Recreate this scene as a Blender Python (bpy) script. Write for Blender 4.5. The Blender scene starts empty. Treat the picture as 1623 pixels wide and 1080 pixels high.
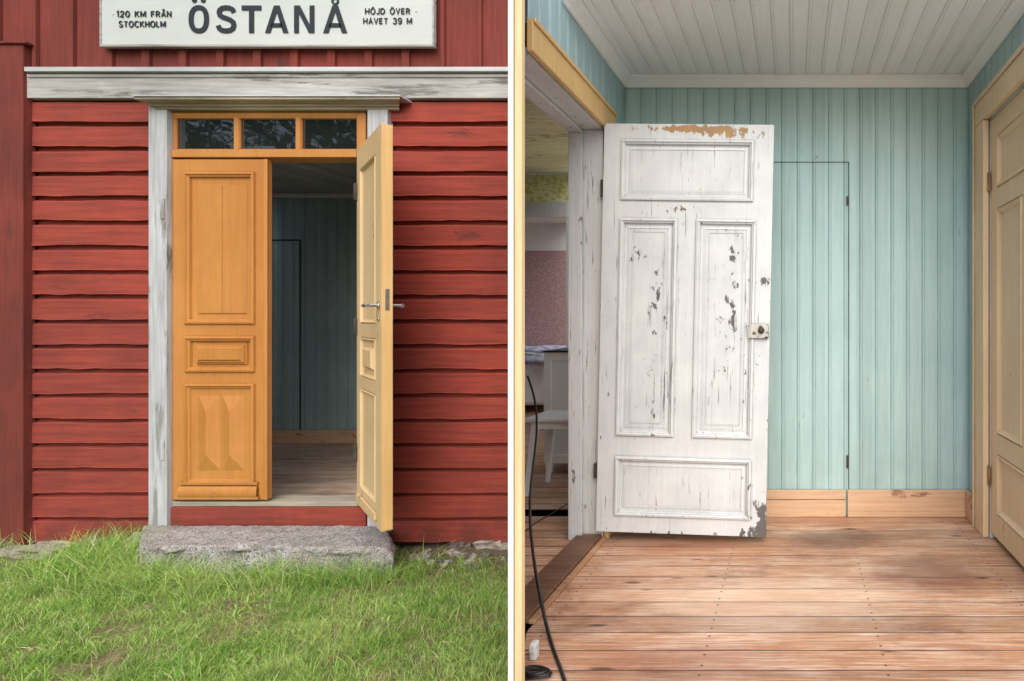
import bpy, bmesh, math, random, os
import numpy as np
from mathutils import Vector, Matrix, noise as mn
random.seed(3); rng=np.random.default_rng(5)
FP=894.0; CH=1.144; F=3.373
def X(px,d=F): return (px-1258.0)*d/FP
def Z(py,d=F): return CH+(508.0-py)*d/FP
def s(r,g,b,k=1.0):
    f=lambda c:((c/255+0.055)/1.055)**2.4 if c>10 else c/255/12.92
    return (f(r)*k,f(g)*k,f(b)*k,1)
scene=bpy.context.scene
col=scene.collection
# ------------------------------------------------------------ materials
class M:
    def __init__(self,name,rough=.6):
        self.m=bpy.data.materials.new(name); self.m.use_nodes=True
        self.nt=self.m.node_tree; self.b=self.nt.nodes['Principled BSDF']
        self.b.inputs['Roughness'].default_value=rough
        self.tc=self.nt.nodes.new('ShaderNodeTexCoord')
    def n(self,typ,ins=None,**pr):
        x=self.nt.nodes.new(typ)
        for k,v in pr.items(): setattr(x,k,v)
        for k,v in (ins or {}).items():
            if isinstance(v,bpy.types.NodeSocket): self.nt.links.new(v,x.inputs[k])
            else: x.inputs[k].default_value=v
        return x
    def ma(self,op,a,b=0.0,c=None,clamp=False):
        d={0:a,1:b}
        if c is not None: d[2]=c
        return self.n('ShaderNodeMath',d,operation=op,use_clamp=clamp).outputs[0]
    def mix(self,f,a,b,bl='MIX'):
        return self.n('ShaderNodeMix',{0:f,6:a,7:b},data_type='RGBA',blend_type=bl).outputs[2]
    def co(self,sc=(1,1,1),loc=(0,0,0)):
        return self.n('ShaderNodeMapping',{'Vector':self.tc.outputs['Object'],'Scale':sc,'Location':loc}).outputs[0]
    def no(self,vec,scale=5,detail=4,rough=.55,dist=0):
        return self.n('ShaderNodeTexNoise',{'Vector':vec,'Scale':scale,'Detail':detail,'Roughness':rough,'Distortion':dist}).outputs[0]
    def mr(self,v,a,b,c=0,d=1):
        return self.n('ShaderNodeMapRange',{0:v,1:a,2:b,3:c,4:d}).outputs[0]
    def set(self,k,v):
        if isinstance(v,bpy.types.NodeSocket): self.nt.links.new(v,self.b.inputs[k])
        else: self.b.inputs[k].default_value=v
    def bump(self,h,st=.3,dist=.003):
        o=self.n('ShaderNodeBump',{'Height':h,'Strength':st,'Distance':dist}).outputs[0]; self.set('Normal',o)
def paint(name,c1,c2,chip=None,thr=.68,cs=9,gdir='z',rough=.55,gstr=.18,boosts=(),ao=0.0,aocol=(.05,.04,.03,1),axis=None,pitch=.09,bvar=.12,bump=.35,soft=.02,cstretch=.35,bigs=1.3,low=None,crack=0,crackcol=None,chipz=None,crackboost=()):
    m=M(name,rough)
    gs={'z':(60,60,3),'x':(3,60,60),'y':(60,3,60)}[gdir]
    cst={'z':(1,1,cstretch),'x':(cstretch,1,1),'y':(1,cstretch,1)}[gdir]
    grain=m.no(m.co(gs),1,5,.6)
    big=m.no(m.co(),bigs,5,.6)
    c=m.mix(m.mr(big,.35,.65),c1,c2)
    mul=m.mr(grain,.25,.75,1-gstr,1+gstr*.6)
    if axis is not None:
        sep=m.n('ShaderNodeSeparateXYZ',{0:m.tc.outputs['Object']})
        fl=m.ma('FLOOR',m.ma('DIVIDE',sep.outputs[axis],pitch))
        wn=m.n('ShaderNodeTexWhiteNoise',{'W':fl},noise_dimensions='1D').outputs[0]
        mul=m.ma('MULTIPLY',mul,m.mr(wn,0,1,1-bvar,1+bvar*.4))
    comb=m.n('ShaderNodeCombineXYZ',{0:mul,1:mul,2:mul}).outputs[0]
    c=m.mix(1.0,c,comb,'MULTIPLY')
    h=grain
    def blob(p,r,a):
        mp=m.n('ShaderNodeMapping',{'Vector':m.tc.outputs['Object'],'Location':(-p[0]/r[0],-p[1],-p[2]/r[1]),'Scale':(1/r[0],1,1/r[1])}).outputs[0]
        sp=m.n('ShaderNodeSeparateXYZ',{0:mp})
        cx=m.n('ShaderNodeCombineXYZ',{0:sp.outputs[0],2:sp.outputs[2]}).outputs[0]
        ln=m.n('ShaderNodeVectorMath',{0:cx},operation='LENGTH').outputs['Value']
        return m.mr(ln,0,1.0,a,0)
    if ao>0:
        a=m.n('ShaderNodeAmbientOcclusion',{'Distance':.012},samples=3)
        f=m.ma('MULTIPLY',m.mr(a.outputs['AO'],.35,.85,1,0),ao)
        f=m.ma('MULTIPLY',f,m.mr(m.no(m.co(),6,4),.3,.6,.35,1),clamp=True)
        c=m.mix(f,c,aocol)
    if low is not None: # grime near the bottom : (z0,z1,colour,amount)
        sep=m.n('ShaderNodeSeparateXYZ',{0:m.tc.outputs['Object']})
        f=m.ma('MULTIPLY',m.mr(sep.outputs[2],low[0],low[1],1,0),m.mr(m.no(m.co(),7,5),.35,.65,0,low[3]))
        c=m.mix(f,c,low[2])
    if crack>0:
        cn=m.no(m.co(tuple(q*1.15 for q in gs)),1,7,.72,.4)
        for b in crackboost: cn=m.ma('ADD',cn,blob(*b))
        f=m.ma('MULTIPLY',m.mr(cn,crack,crack+.025),m.mr(m.no(m.co(),3.5,4),.42,.56))
        c=m.mix(m.ma('MULTIPLY',f,.85),c,crackcol or s(88,86,84))
    if chip is not None:
        nn=m.no(m.co(cst),cs,8,.68)
        for b in boosts: nn=m.ma('ADD',nn,blob(*b))
        f=m.mr(nn,thr,thr+soft)
        sel=m.mr(m.no(m.co(),3,3),.45,.55)
        if chipz:
            sep=m.n('ShaderNodeSeparateXYZ',{0:m.tc.outputs['Object']})
            sel=m.ma('ADD',m.mr(sep.outputs[2],chipz[0],chipz[1],1,0),m.ma('MULTIPLY',sel,.25),clamp=True)
        cc=m.mix(sel,chip[0],chip[1])
        c=m.mix(f,c,cc)
        h=m.ma('SUBTRACT',m.ma('MULTIPLY',grain,.35),f)
    m.set('Base Color',c)
    if bump>0: m.bump(h,bump,.002)
    return m.m
red=paint('red_falu_paint',s(154,64,50),s(128,52,42),(s(104,48,42),s(84,44,38)),.62,7,'x',.85,.36,soft=.09,bump=.9,low=(-.2,.12,s(84,44,36),.8))
redv=paint('red_vertical_paint',s(126,52,43),s(100,43,37),(s(92,46,41),s(70,41,38)),.59,5,'z',.85,.30,soft=.12,bump=.6)
greyw=paint('weathered_white_paint',s(186,190,195),s(164,168,173),(s(114,116,116),s(136,136,132)),.56,12,'z',.75,.35,soft=.06,bump=.6,cstretch=.12)
greyh=paint('weathered_white_paint_horizontal',s(180,180,178),s(152,152,150),(s(108,106,100),s(130,128,122)),.55,12,'x',.75,.38,soft=.06,bump=.6,cstretch=.12)
greyd=paint('weathered_cornice_wood',s(170,162,146),s(140,132,114),(s(104,94,76),s(90,84,72)),.54,9,'x',.8,.35,soft=.10,bump=.6,cstretch=.12)
flash=paint('zinc_flashing',s(198,201,203),s(165,168,171),None,gdir='x',rough=.45)
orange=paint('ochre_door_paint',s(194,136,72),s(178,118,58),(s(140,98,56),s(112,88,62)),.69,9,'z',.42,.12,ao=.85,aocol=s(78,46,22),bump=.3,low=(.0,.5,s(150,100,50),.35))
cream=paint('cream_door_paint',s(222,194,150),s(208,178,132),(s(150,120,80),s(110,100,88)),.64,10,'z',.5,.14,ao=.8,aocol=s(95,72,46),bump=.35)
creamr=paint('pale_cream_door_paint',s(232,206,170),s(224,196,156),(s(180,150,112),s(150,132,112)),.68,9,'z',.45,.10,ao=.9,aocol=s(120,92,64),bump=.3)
jambc=paint('cream_jamb_paint',s(230,204,158),s(224,196,150),None,gdir='z',rough=.5,bump=.1)
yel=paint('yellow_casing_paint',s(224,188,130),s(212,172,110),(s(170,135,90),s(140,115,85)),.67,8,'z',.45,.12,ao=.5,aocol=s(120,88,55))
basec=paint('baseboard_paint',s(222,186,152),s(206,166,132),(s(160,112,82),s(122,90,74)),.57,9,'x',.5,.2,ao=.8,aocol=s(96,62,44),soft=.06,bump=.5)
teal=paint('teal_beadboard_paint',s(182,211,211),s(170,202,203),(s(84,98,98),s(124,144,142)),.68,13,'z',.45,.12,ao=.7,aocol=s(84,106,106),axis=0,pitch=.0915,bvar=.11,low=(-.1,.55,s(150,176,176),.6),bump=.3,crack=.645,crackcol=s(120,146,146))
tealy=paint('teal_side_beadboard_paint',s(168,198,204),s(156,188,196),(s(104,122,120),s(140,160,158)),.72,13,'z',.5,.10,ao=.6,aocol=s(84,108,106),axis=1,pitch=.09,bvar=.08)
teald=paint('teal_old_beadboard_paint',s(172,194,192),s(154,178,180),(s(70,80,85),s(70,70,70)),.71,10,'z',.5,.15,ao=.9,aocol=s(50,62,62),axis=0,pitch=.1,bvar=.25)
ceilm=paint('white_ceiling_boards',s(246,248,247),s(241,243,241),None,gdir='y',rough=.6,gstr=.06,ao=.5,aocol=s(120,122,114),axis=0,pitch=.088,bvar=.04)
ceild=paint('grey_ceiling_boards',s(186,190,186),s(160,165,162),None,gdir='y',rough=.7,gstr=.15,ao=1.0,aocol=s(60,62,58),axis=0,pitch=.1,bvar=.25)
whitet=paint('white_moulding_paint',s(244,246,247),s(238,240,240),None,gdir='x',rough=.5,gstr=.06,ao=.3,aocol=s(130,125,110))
Wd=.875
def lp(px,py): return ((px-955)/309.0, 0, (842-py)/309.0)
wboost=[(lp(1150,205),(.34,.06),.23),(lp(1085,200),(.30,.035),.17),(lp(1060,200),(.5,.02),.10),(lp(1015,397),(.05,.07),.18),(lp(1043,452),(.045,.14),.18),(lp(1162,400),(.035,.09),.15),
        (lp(1220,815),(.08,.20),.28),(lp(1200,838),(.14,.05),.2),(lp(1214,440),(.05,.08),.18),(lp(1080,328),(.18,.04),.17),(lp(1085,845),(.42,.035),.19),(lp(1165,480),(.14,.7),.08),(lp(1045,560),(.12,.6),.09),(lp(1196,760),(.04,.25),.10),(lp(968,470),(.03,.05),.15),(lp(1160,520),(.07,.2),.06),(lp(955,500),(.03,1.1),.07),(lp(1228,520),(.03,1.1),.09)]
cboost=[(lp(1165,500),(.2,.8),.045),(lp(1045,540),(.2,.7),.05),(lp(1090,200),(.6,.15),.05)]
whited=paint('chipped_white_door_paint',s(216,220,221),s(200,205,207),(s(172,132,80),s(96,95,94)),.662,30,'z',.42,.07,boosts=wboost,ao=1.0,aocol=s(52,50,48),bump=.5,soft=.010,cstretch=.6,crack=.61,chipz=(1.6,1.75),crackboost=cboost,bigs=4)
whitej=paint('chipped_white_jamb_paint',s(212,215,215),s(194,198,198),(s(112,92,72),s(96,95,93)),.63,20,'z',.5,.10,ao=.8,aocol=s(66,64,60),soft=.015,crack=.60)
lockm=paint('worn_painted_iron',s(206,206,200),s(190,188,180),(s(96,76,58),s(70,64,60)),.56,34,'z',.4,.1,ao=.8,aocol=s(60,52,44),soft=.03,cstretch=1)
signw=paint('enamel_sign_white',s(198,204,202),s(186,192,190),(s(150,146,138),s(160,155,148)),.74,7,'x',.4,.04,soft=.05,bump=.1)
def plain(name,c,rough=.5,metal=0,var=.15,scale=30):
    m=M(name,rough); k=m.no(m.co(),scale,4); v=m.mr(k,.3,.7,1-var,1+var)
    m.set('Base Color',m.mix(1.0,c,m.n('ShaderNodeCombineXYZ',{0:v,1:v,2:v}).outputs[0],'MULTIPLY')); m.set('Metallic',metal); m.bump(k,.15,.001); return m.m
black=plain('sign_black_paint',s(38,44,50),.45)
rubber=plain('black_rubber',(.012,.012,.012,1),.4)
steel=plain('brushed_steel',s(190,188,182),.3,.9)
iron=plain('old_iron',s(74,66,60),.6,.3,.4)
rust=plain('dull_brass',s(140,104,72),.6,.2,.4)
darkgap=plain('dark_gap',s(70,84,82),.9,0,.5,40)
plast=plain('white_plastic',s(215,215,212),.35,0,.04)
wfurn=plain('white_furniture_paint',s(240,240,238),.45,0,.05,6)
def woodfloor(name,c1,c2,dark,pale,pitch=.118,k=1.0,y0=0.0,wear=1.0,stains=()):
    m=M(name,.5)
    sep=m.n('ShaderNodeSeparateXYZ',{0:m.tc.outputs['Object']})
    u=m.ma('DIVIDE',m.ma('SUBTRACT',sep.outputs[1],y0),pitch)
    fl=m.ma('FLOOR',u); frc=m.ma('FRACT',u)
    wn=m.n('ShaderNodeTexWhiteNoise',{'W':fl},noise_dimensions='1D').outputs[0]
    off=m.n('ShaderNodeCombineXYZ',{0:m.ma('MULTIPLY',wn,37.0),1:m.ma('MULTIPLY',wn,9.0)}).outputs[0]
    v=m.n('ShaderNodeVectorMath',{0:m.tc.outputs['Object'],1:off},operation='ADD').outputs[0]
    def mp(sc): return m.n('ShaderNodeMapping',{'Vector':v,'Scale':sc}).outputs[0]
    g1=m.no(mp((.8,34,1)),1,6,.62,.6); g2=m.no(mp((2.2,210,1)),1,4,.65); g3=m.no(mp((3.2,120,1)),1,7,.70,.2)
    wv=m.n('ShaderNodeTexWave',{'Vector':mp((.16,14,1)),'Scale':4.5,'Distortion':5,'Detail':4,'Detail Scale':1.5,'Detail Roughness':.6},bands_direction='Y').outputs['Fac']
    c=m.mix(m.mr(g1,.35,.65),c1,c2)
    c=m.mix(m.ma('MULTIPLY',m.mr(wv,.55,.95),.65),c,dark)
    c=m.mix(m.ma('MULTIPLY',m.mr(g3,.50,.58),.5*wear),c,pale)
    c=m.mix(m.ma('MULTIPLY',m.mr(g2,.50,.68),.55),c,dark)
    big=m.no(m.co((1,1.6,1)),1.7,6,.68,.5)
    c=m.mix(m.ma('MULTIPLY',m.mr(big,.52,.66),.6),c,s(116,80,62))
    fine=m.no(mp((4,140,1)),1,7,.72)
    big2=m.no(m.co((.8,2.2,1),(5,3,0)),2.0,6,.66)
    c=m.mix(m.ma('MULTIPLY',m.ma('MULTIPLY',m.mr(big2,.46,.62),m.mr(fine,.45,.54)),.75*wear),c,pale)
    for (sx,sy,rx,ry,cc_,am) in stains:
        q=m.n('ShaderNodeMapping',{'Vector':m.tc.outputs['Object'],'Location':(-sx/rx,-sy/ry,0),'Scale':(1/rx,1/ry,0)}).outputs[0]
        ln=m.n('ShaderNodeVectorMath',{0:q},operation='LENGTH').outputs['Value']
        f=m.ma('MULTIPLY',m.mr(m.ma('ADD',ln,m.ma('MULTIPLY',m.no(m.co(),7,5,.65),1.1)),1.0,1.7,1,0),am)
        c=m.mix(f,c,cc_)
    spk=m.no(m.co((1,1.5,1)),70,5,.8)
    c=m.mix(m.ma('MULTIPLY',m.mr(spk,.62,.68),.55),c,s(80,52,40))
    vo=m.n('ShaderNodeTexVoronoi',{'Vector':mp((2.2,8,1)),'Scale':1.0}).outputs['Distance']
    c=m.mix(m.ma('MULTIPLY',m.mr(vo,.06,.11,1,0),.85),c,s(82,48,34))
    mu=m.mr(wn,0,1,.78*k,1.12*k)
    c=m.mix(1.0,c,m.n('ShaderNodeCombineXYZ',{0:mu,1:mu,2:mu}).outputs[0],'MULTIPLY')
    seam=m.ma('MINIMUM',frc,m.ma('SUBTRACT',1.0,frc))
    c=m.mix(m.ma('MULTIPLY',m.mr(seam,.022,.05,1,0),.92),c,s(50,32,24))
    jx=m.ma('SUBTRACT',m.ma('FRACT',m.ma('DIVIDE',sep.outputs[0],.61)),.5); jx=m.ma('MULTIPLY',m.ma('ABSOLUTE',jx),.61)
    ny=m.ma('ABSOLUTE',m.ma('SUBTRACT',m.ma('ABSOLUTE',m.ma('SUBTRACT',frc,.5)),.27)); ny=m.ma('MULTIPLY',ny,pitch)
    dd=m.ma('ADD',m.ma('MULTIPLY',jx,jx),m.ma('MULTIPLY',ny,ny))
    c=m.mix(m.mr(dd,.000014,.000034,.85,0),c,s(46,36,32))
    m.set('Base Color',c); m.set('Roughness',m.mr(big,.3,.7,.40,.58)); m.bump(m.ma('ADD',g1,m.ma('MULTIPLY',g2,.8)),.5,.002)
    return m.m
PP=.112
floorm=woodfloor('worn_pine_floor',s(208,158,122),s(184,132,98),s(118,76,54),s(232,206,184),PP,y0=1.62,
   stains=((.62,2.55,.30,.22,s(116,70,50),.65),(.25,2.95,.35,.12,s(104,66,46),.55),(-.55,2.9,.4,.12,s(150,92,62),.5),(-.1,2.3,.6,.22,s(228,198,172),.45),(-.4,1.9,.5,.12,s(130,76,50),.45)))
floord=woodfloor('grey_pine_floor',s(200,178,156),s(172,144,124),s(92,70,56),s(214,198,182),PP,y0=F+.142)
thresh=woodfloor('worn_threshold_wood',s(112,76,54),s(88,60,44),s(52,34,24),s(150,112,84),pitch=5,y0=-1)
threshl=woodfloor('worn_light_strip',s(190,144,104),s(160,114,80),s(110,72,50),s(214,176,136),pitch=5,y0=-1)
bouncem=woodfloor('pale_bounce_wood',s(238,238,236),s(228,228,226),s(190,186,180),s(242,242,240),pitch=.14)  # near-white boards so the added deck reflects light into the hall
def wallpaper():
    m=M('pink_floral_wallpaper',.8)
    vo=m.n('ShaderNodeTexVoronoi',{'Vector':m.co(),'Scale':22.0},feature='DISTANCE_TO_EDGE').outputs[0]
    n=m.no(m.co(),34,4)
    f=m.ma('MULTIPLY',m.mr(vo,.02,.14,1,0),m.mr(n,.35,.55)); m.set('Base Color',m.mix(m.ma('MULTIPLY',f,.8),s(176,140,140),s(208,180,176))); return m.m
def frieze():
    m=M('green_frieze_wallpaper',.8)
    w=m.n('ShaderNodeTexVoronoi',{'Vector':m.co((1,1,1.6)),'Scale':22.0},feature='SMOOTH_F1').outputs[0]
    m.set('Base Color',m.mix(m.mr(w,.25,.5),s(200,200,100),s(232,232,190))); return m.m
frz=frieze()
oldceil=paint('stained_ceiling',s(246,243,228),s(236,231,210),(s(150,132,104),s(184,168,138)),.585,8,'x',.8,.3,soft=.06,axis=1,pitch=.3,bvar=.12)
def granite():
    m=M('granite_stone',.85)
    a=m.no(m.co(),90,4,.7); b=m.no(m.co(),9,5,.6); d=m.no(m.co(),240,2,.5)
    c=m.mix(m.mr(b,.35,.65),s(146,143,141),s(184,181,178))
    c=m.mix(m.mr(a,.50,.58),c,s(84,83,84)); c=m.mix(m.ma('MULTIPLY',m.mr(d,.54,.60),.85),c,s(228,226,222))
    c=m.mix(m.ma('MULTIPLY',m.mr(m.no(m.co(),3.5,4),.5,.62),.18),c,s(160,136,120))
    c=m.mix(m.ma('MULTIPLY',m.mr(m.no(m.co(),14,6,.7),.56,.62),.5),c,s(100,98,88))
    m.set('Base Color',c); m.bump(m.ma('ADD',a,m.ma('MULTIPLY',b,2)),1.0,.014); return m.m
gran=granite()
def glassm():
    m=M('dark_window_glass',.02); m.set('Base Color',(.012,.016,.016,1)); m.set('IOR',2.1)
    m.bump(m.no(m.co(),5,2),.08,.01); return m.m
glass=glassm()
def soilm():
    m=M('lawn_soil',.95)
    n=m.no(m.co(),5,6,.65); n2=m.no(m.co(),55,5,.7); n3=m.no(m.co(),1.2,4)
    c=m.mix(m.mr(n2,.35,.65),s(92,74,56),s(170,150,120)); g=m.mix(m.mr(n2,.35,.65),s(96,112,52),s(154,162,92))
    c=m.mix(m.mr(n,.46,.58),c,g); c=m.mix(m.ma('MULTIPLY',m.mr(n3,.4,.6),.25),c,s(110,128,60))
    sep=m.n('ShaderNodeSeparateXYZ',{0:m.tc.outputs['Object']})
    c=m.mix(m.ma('MULTIPLY',m.mr(sep.outputs[1],2.95,3.15),.85),c,m.mix(m.mr(n2,.3,.7),s(74,60,50),s(140,122,104)))
    m.set('Base Color',c); m.bump(n2,.9,.02); return m.m
def grassm():
    m=M('grass_blades',.42)
    r=m.n('ShaderNodeAttribute',attribute_name='rnd').outputs['Fac']; t=m.n('ShaderNodeAttribute',attribute_name='tt').outputs['Fac']
    big=m.no(m.co(),3.2,4); b2=m.no(m.co(),11,3)
    c=m.mix(r,s(118,172,64),s(190,226,116)); c=m.mix(m.mr(r,.85,.89),c,s(226,218,172))
    c=m.mix(m.ma('MULTIPLY',m.mr(big,.45,.62),.5),c,s(210,226,142)); c=m.mix(m.ma('MULTIPLY',m.mr(b2,.52,.64),.5),c,s(96,146,56))
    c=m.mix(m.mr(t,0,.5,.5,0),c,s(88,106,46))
    m.set('Base Color',c)
    tr=m.n('ShaderNodeBsdfTranslucent',{'Color':c}); mx=m.n('ShaderNodeMixShader',{0:.38,1:m.b.outputs[0],2:tr.outputs[0]})
    m.nt.links.new(mx.outputs[0],m.nt.nodes['Material Output'].inputs[0]); return m.m
# ------------------------------------------------------------ object helpers
def thing(name,loc,label,cat,group=None):
    e=bpy.data.objects.new(name,None); e.location=loc; e.empty_display_size=.1; col.objects.link(e)
    e['label']=label; e['category']=cat
    if group: e['group']=group
    return e
def fin(name,bm,mat,parent=None,bevel=0,mw=None,smooth=False,label=None,cat=None,kind=None):
    bmesh.ops.recalc_face_normals(bm,faces=bm.faces)
    me=bpy.data.meshes.new(name); bm.to_mesh(me); bm.free()
    if mat: me.materials.append(mat)
    if smooth:
        for p in me.polygons: p.use_smooth=True
    o=bpy.data.objects.new(name,me); col.objects.link(o)
    if mw is not None: o.matrix_world=mw
    if parent is not None:
        o.parent=parent; 
        bpy.context.view_layer.update()
        o.matrix_parent_inverse=parent.matrix_world.inverted()
    if bevel:
        b=o.modifiers.new('bevel','BEVEL'); b.width=bevel; b.segments=2; b.limit_method='ANGLE'; b.angle_limit=.6
    if label: o['label']=label
    if cat: o['category']=cat
    if kind: o['kind']=kind
    return o
def bx(bm,x0,x1,y0,y1,z0,z1):
    v=[bm.verts.new((x,y,z)) for x in (x0,x1) for y in (y0,y1) for z in (z0,z1)]
    for f in ((0,1,3,2),(4,6,7,5),(0,4,5,1),(2,3,7,6),(0,2,6,4),(1,5,7,3)): bm.faces.new([v[i] for i in f])
def boxes(name,lst,mat,parent=None,bevel=.003,split=False,**k):
    if split:
        for b in lst: boxes(name,[b],mat,parent,bevel,**k)
        return
    bm=bmesh.new()
    for b in lst: bx(bm,*b)
    return fin(name,bm,mat,parent,bevel,**k)
def prism(bm,poly,z0,z1):
    a=[bm.verts.new((p[0],p[1],z0)) for p in poly]; b=[bm.verts.new((p[0],p[1],z1)) for p in poly]
    bm.faces.new(a[::-1]); bm.faces.new(b); n=len(poly)
    for i in range(n): bm.faces.new((a[i],a[(i+1)%n],b[(i+1)%n],b[i]))
ang=lambda y:-438/FP*y+.0235
def cut(x0,x1,y0,y1):
    """rectangle trimmed by the angled outer wall line x>=ang(y)"""
    P=[(x0,y0),(x1,y0),(x1,y1),(x0,y1)]; out=[]
    for i in range(4):
        a,b=P[i],P[(i+1)%4]; fa_,fb_=a[0]-ang(a[1]),b[0]-ang(b[1])
        if fa_>=0: out.append(a)
        if fa_*fb_<0:
            t=fa_/(fa_-fb_); out.append((a[0]+(b[0]-a[0])*t,a[1]+(b[1]-a[1])*t))
    return out
def bead(name,org,u,v,nrm,ulen,vlen,pitch,mat,parent,gw=.007,gd=.005,beadw=.010,v0=None,off=0.0,wob=0):
    org,u,v,nrm=map(Vector,(org,u,v,nrm)); pr=[]; k=0; t=-off
    while t<ulen:
        seq=[(t,0),(t+gw*.5,-gd),(t+gw,0)]
        if beadw>0: seq+=[(t+gw+beadw*.5,.0012),(t+gw+beadw,0),(t+gw+beadw+gw*.25,-gd*.5),(t+gw+beadw+gw*.5,0)]
        pr+=seq; t+=pitch
    pr=[p for p in pr if 0<=p[0]<=ulen]; pr=[(0,0)]+pr+[(ulen,0)]
    bm=bmesh.new(); last=None
    for (a,h) in pr:
        s0=v0(a) if v0 else 0.0
        p=org+u*a+nrm*h; A=bm.verts.new(p+v*s0); B=bm.verts.new(p+v*vlen)
        if last and (a-last[2])>1e-6: bm.faces.new((last[0],A,B,last[1]))
        elif last: bm.verts.remove(A); bm.verts.remove(B); continue
        last=(A,B,a)
    return fin(name,bm,mat,parent)
def loops(bm,rect,prof,y0,fill=True,sgn=1):
    x0,x1,z0,z1=rect; prev=None
    for (i,d) in prof:
        y=y0+d*sgn
        L=[bm.verts.new(p) for p in ((x0+i,y,z0+i),(x1-i,y,z0+i),(x1-i,y,z1-i),(x0+i,y,z1-i))]
        if prev:
            for k in range(4): bm.faces.new((prev[k],prev[(k+1)%4],L[(k+1)%4],L[k]))
        prev=L
    if fill: bm.faces.new(prev)
def leaf(bm,W,H,T,panels,back=True):
    xs=sorted({0,W}|{p[0][0] for p in panels}|{p[0][1] for p in panels}); zs=sorted({0,H}|{p[0][2] for p in panels}|{p[0][3] for p in panels})
    for (y,sg) in ((0,1),(T,-1)):
        use=panels if (sg==1 or back) else []
        for i in range(len(xs)-1):
            for j in range(len(zs)-1):
                cx=(xs[i]+xs[i+1])/2; cz=(zs[j]+zs[j+1])/2
                if any(p[0][0]<cx<p[0][1] and p[0][2]<cz<p[0][3] for p in use): continue
                bm.faces.new([bm.verts.new(q) for q in ((xs[i],y,zs[j]),(xs[i+1],y,zs[j]),(xs[i+1],y,zs[j+1]),(xs[i],y,zs[j+1]))])
        for (r,prof) in use: loops(bm,r,prof,y,True,sg)
    for q in (((0,0,0),(0,T,0),(0,T,H),(0,0,H)),((W,0,0),(W,T,0),(W,T,H),(W,0,H)),((0,0,0),(W,0,0),(W,T,0),(0,T,0)),((0,0,H),(W,0,H),(W,T,H),(0,T,H))):
        bm.faces.new([bm.verts.new(a) for a in q])
    bmesh.ops.remove_doubles(bm,verts=bm.verts,dist=1e-5)
def hip(bm,x0,x1,z0,z1,y0,h,e):
    b=[bm.verts.new(p) for p in ((x0,y0,z0),(x1,y0,z0),(x1,y0,z1),(x0,y0,z1))]; xm=(x0+x1)/2
    t0=bm.verts.new((xm,y0-h,z0+e)); t1=bm.verts.new((xm,y0-h,z1-e))
    bm.faces.new((b[0],b[1],t0)); bm.faces.new((b[1],b[2],t1,t0)); bm.faces.new((b[2],b[3],t1)); bm.faces.new((b[3],b[0],t0,t1))
def tube(name,pts,r,mat,parent=None,**k):
    cu=bpy.data.curves.new(name,'CURVE'); cu.dimensions='3D'; cu.bevel_depth=r; cu.bevel_resolution=3; cu.use_fill_caps=True
    sp=cu.splines.new('NURBS'); sp.points.add(len(pts)-1); sp.use_endpoint_u=True; sp.order_u=4; sp.resolution_u=10
    for i,p in enumerate(pts): sp.points[i].co=(*p,1)
    o=bpy.data.objects.new('tmp',cu); col.objects.link(o); bpy.context.view_layer.update()
    me=bpy.data.meshes.new_from_object(o.evaluated_get(bpy.context.evaluated_depsgraph_get())); bpy.data.objects.remove(o)
    bm=bmesh.new(); bm.from_mesh(me); return fin(name,bm,mat,parent,smooth=True,**k)
# ============================================================ BUILDING EXTERIOR
B=thing('station_building',(-3.3,F,-.22),'red wooden station building with white trim and ochre double door','building')
bw=X(812)
def siding(bm,x0,x1,ztop,zbot,seed):
    pitch=.1478; n=max(2,int((x1-x0)/.018)); xs=np.linspace(x0,x1,n+1); r=0; zt=ztop
    while zt-pitch>zbot-.05:
        zb=zt-pitch; rows=[]
        dl_=mn.noise(Vector((r*5.3,seed,8)))*.003
        for x in xs:
            w=mn.noise(Vector((x*2.6,r*7.3+seed,0)))*.006+mn.noise(Vector((x*9,r*3.7+seed,5)))*.005+dl_
            w2=mn.noise(Vector((x*3.3,r*5.1+seed,9)))*.005
            fy=mn.noise(Vector((x*1.5,r*2.2+seed,3)))*.002
            rows.append([bm.verts.new(p) for p in ((x,F+.036,zt),(x,F+.032,zt-.008+w2),(x,F+.006+fy,zt-.017+w2),(x,F+.003+fy,zt-.024+w2),(x,F+.000+fy,zb+.016+w),(x,F-.003+fy,zb+.012+w),(x,F+.036,zb+.013+w),(x,F+.036,zb))])
        for i in range(n):
            for k in range(7): bm.faces.new((rows[i][k],rows[i+1][k],rows[i+1][k+1],rows[i][k+1]))
        zt=zb; r+=1
for (a,b_,sd) in ((-6.2,X(236),1),(X(598),X(815),40)):
    bm=bmesh.new(); siding(bm,a,b_,Z(157),-.17,sd); fin('siding',bm,red,B)
boxes('wall',[(-6.3,X(272),F+.037,F+.14,-.17,3.6),(X(580),bw-.0,F+.037,F+.14,-.17,3.6),(X(272),X(580),F+.037,F+.14,Z(182),3.6),(X(272),X(580),F+.05,F+.14,-.17,.03),
   (-6.3,-6.2,F+.14,8.1,-.17,2.36),(-6.3,-.9,8.1,8.2,-.17,2.5)],redv,B,0)
bm=bmesh.new()
prism(bm,[(-4.9,F-.1),(-1.8,F-.1),(-1.6,F+.2),(-2.3,5.2),(-3.1,7.9),(-3.1,8.3),(-4.9,8.3)],3.62,3.72)
fin('roof',bm,plain('roof_felt',(.05,.05,.05,1),.9),B)
bm=bmesh.new(); bx(bm,-6.2,X(814),F+.004,F+.036,Z(112),3.6)
px=176-58.6*9
while px<812:
    w=6.0 if 170<px<670 else 3.0
    if px+w<812: bx(bm,X(px-w),X(px+w),F-.016,F+.004,Z(109),3.6)
    px+=58.6 
fin('upper_boarding',bm,redv,B,.002)
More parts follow.
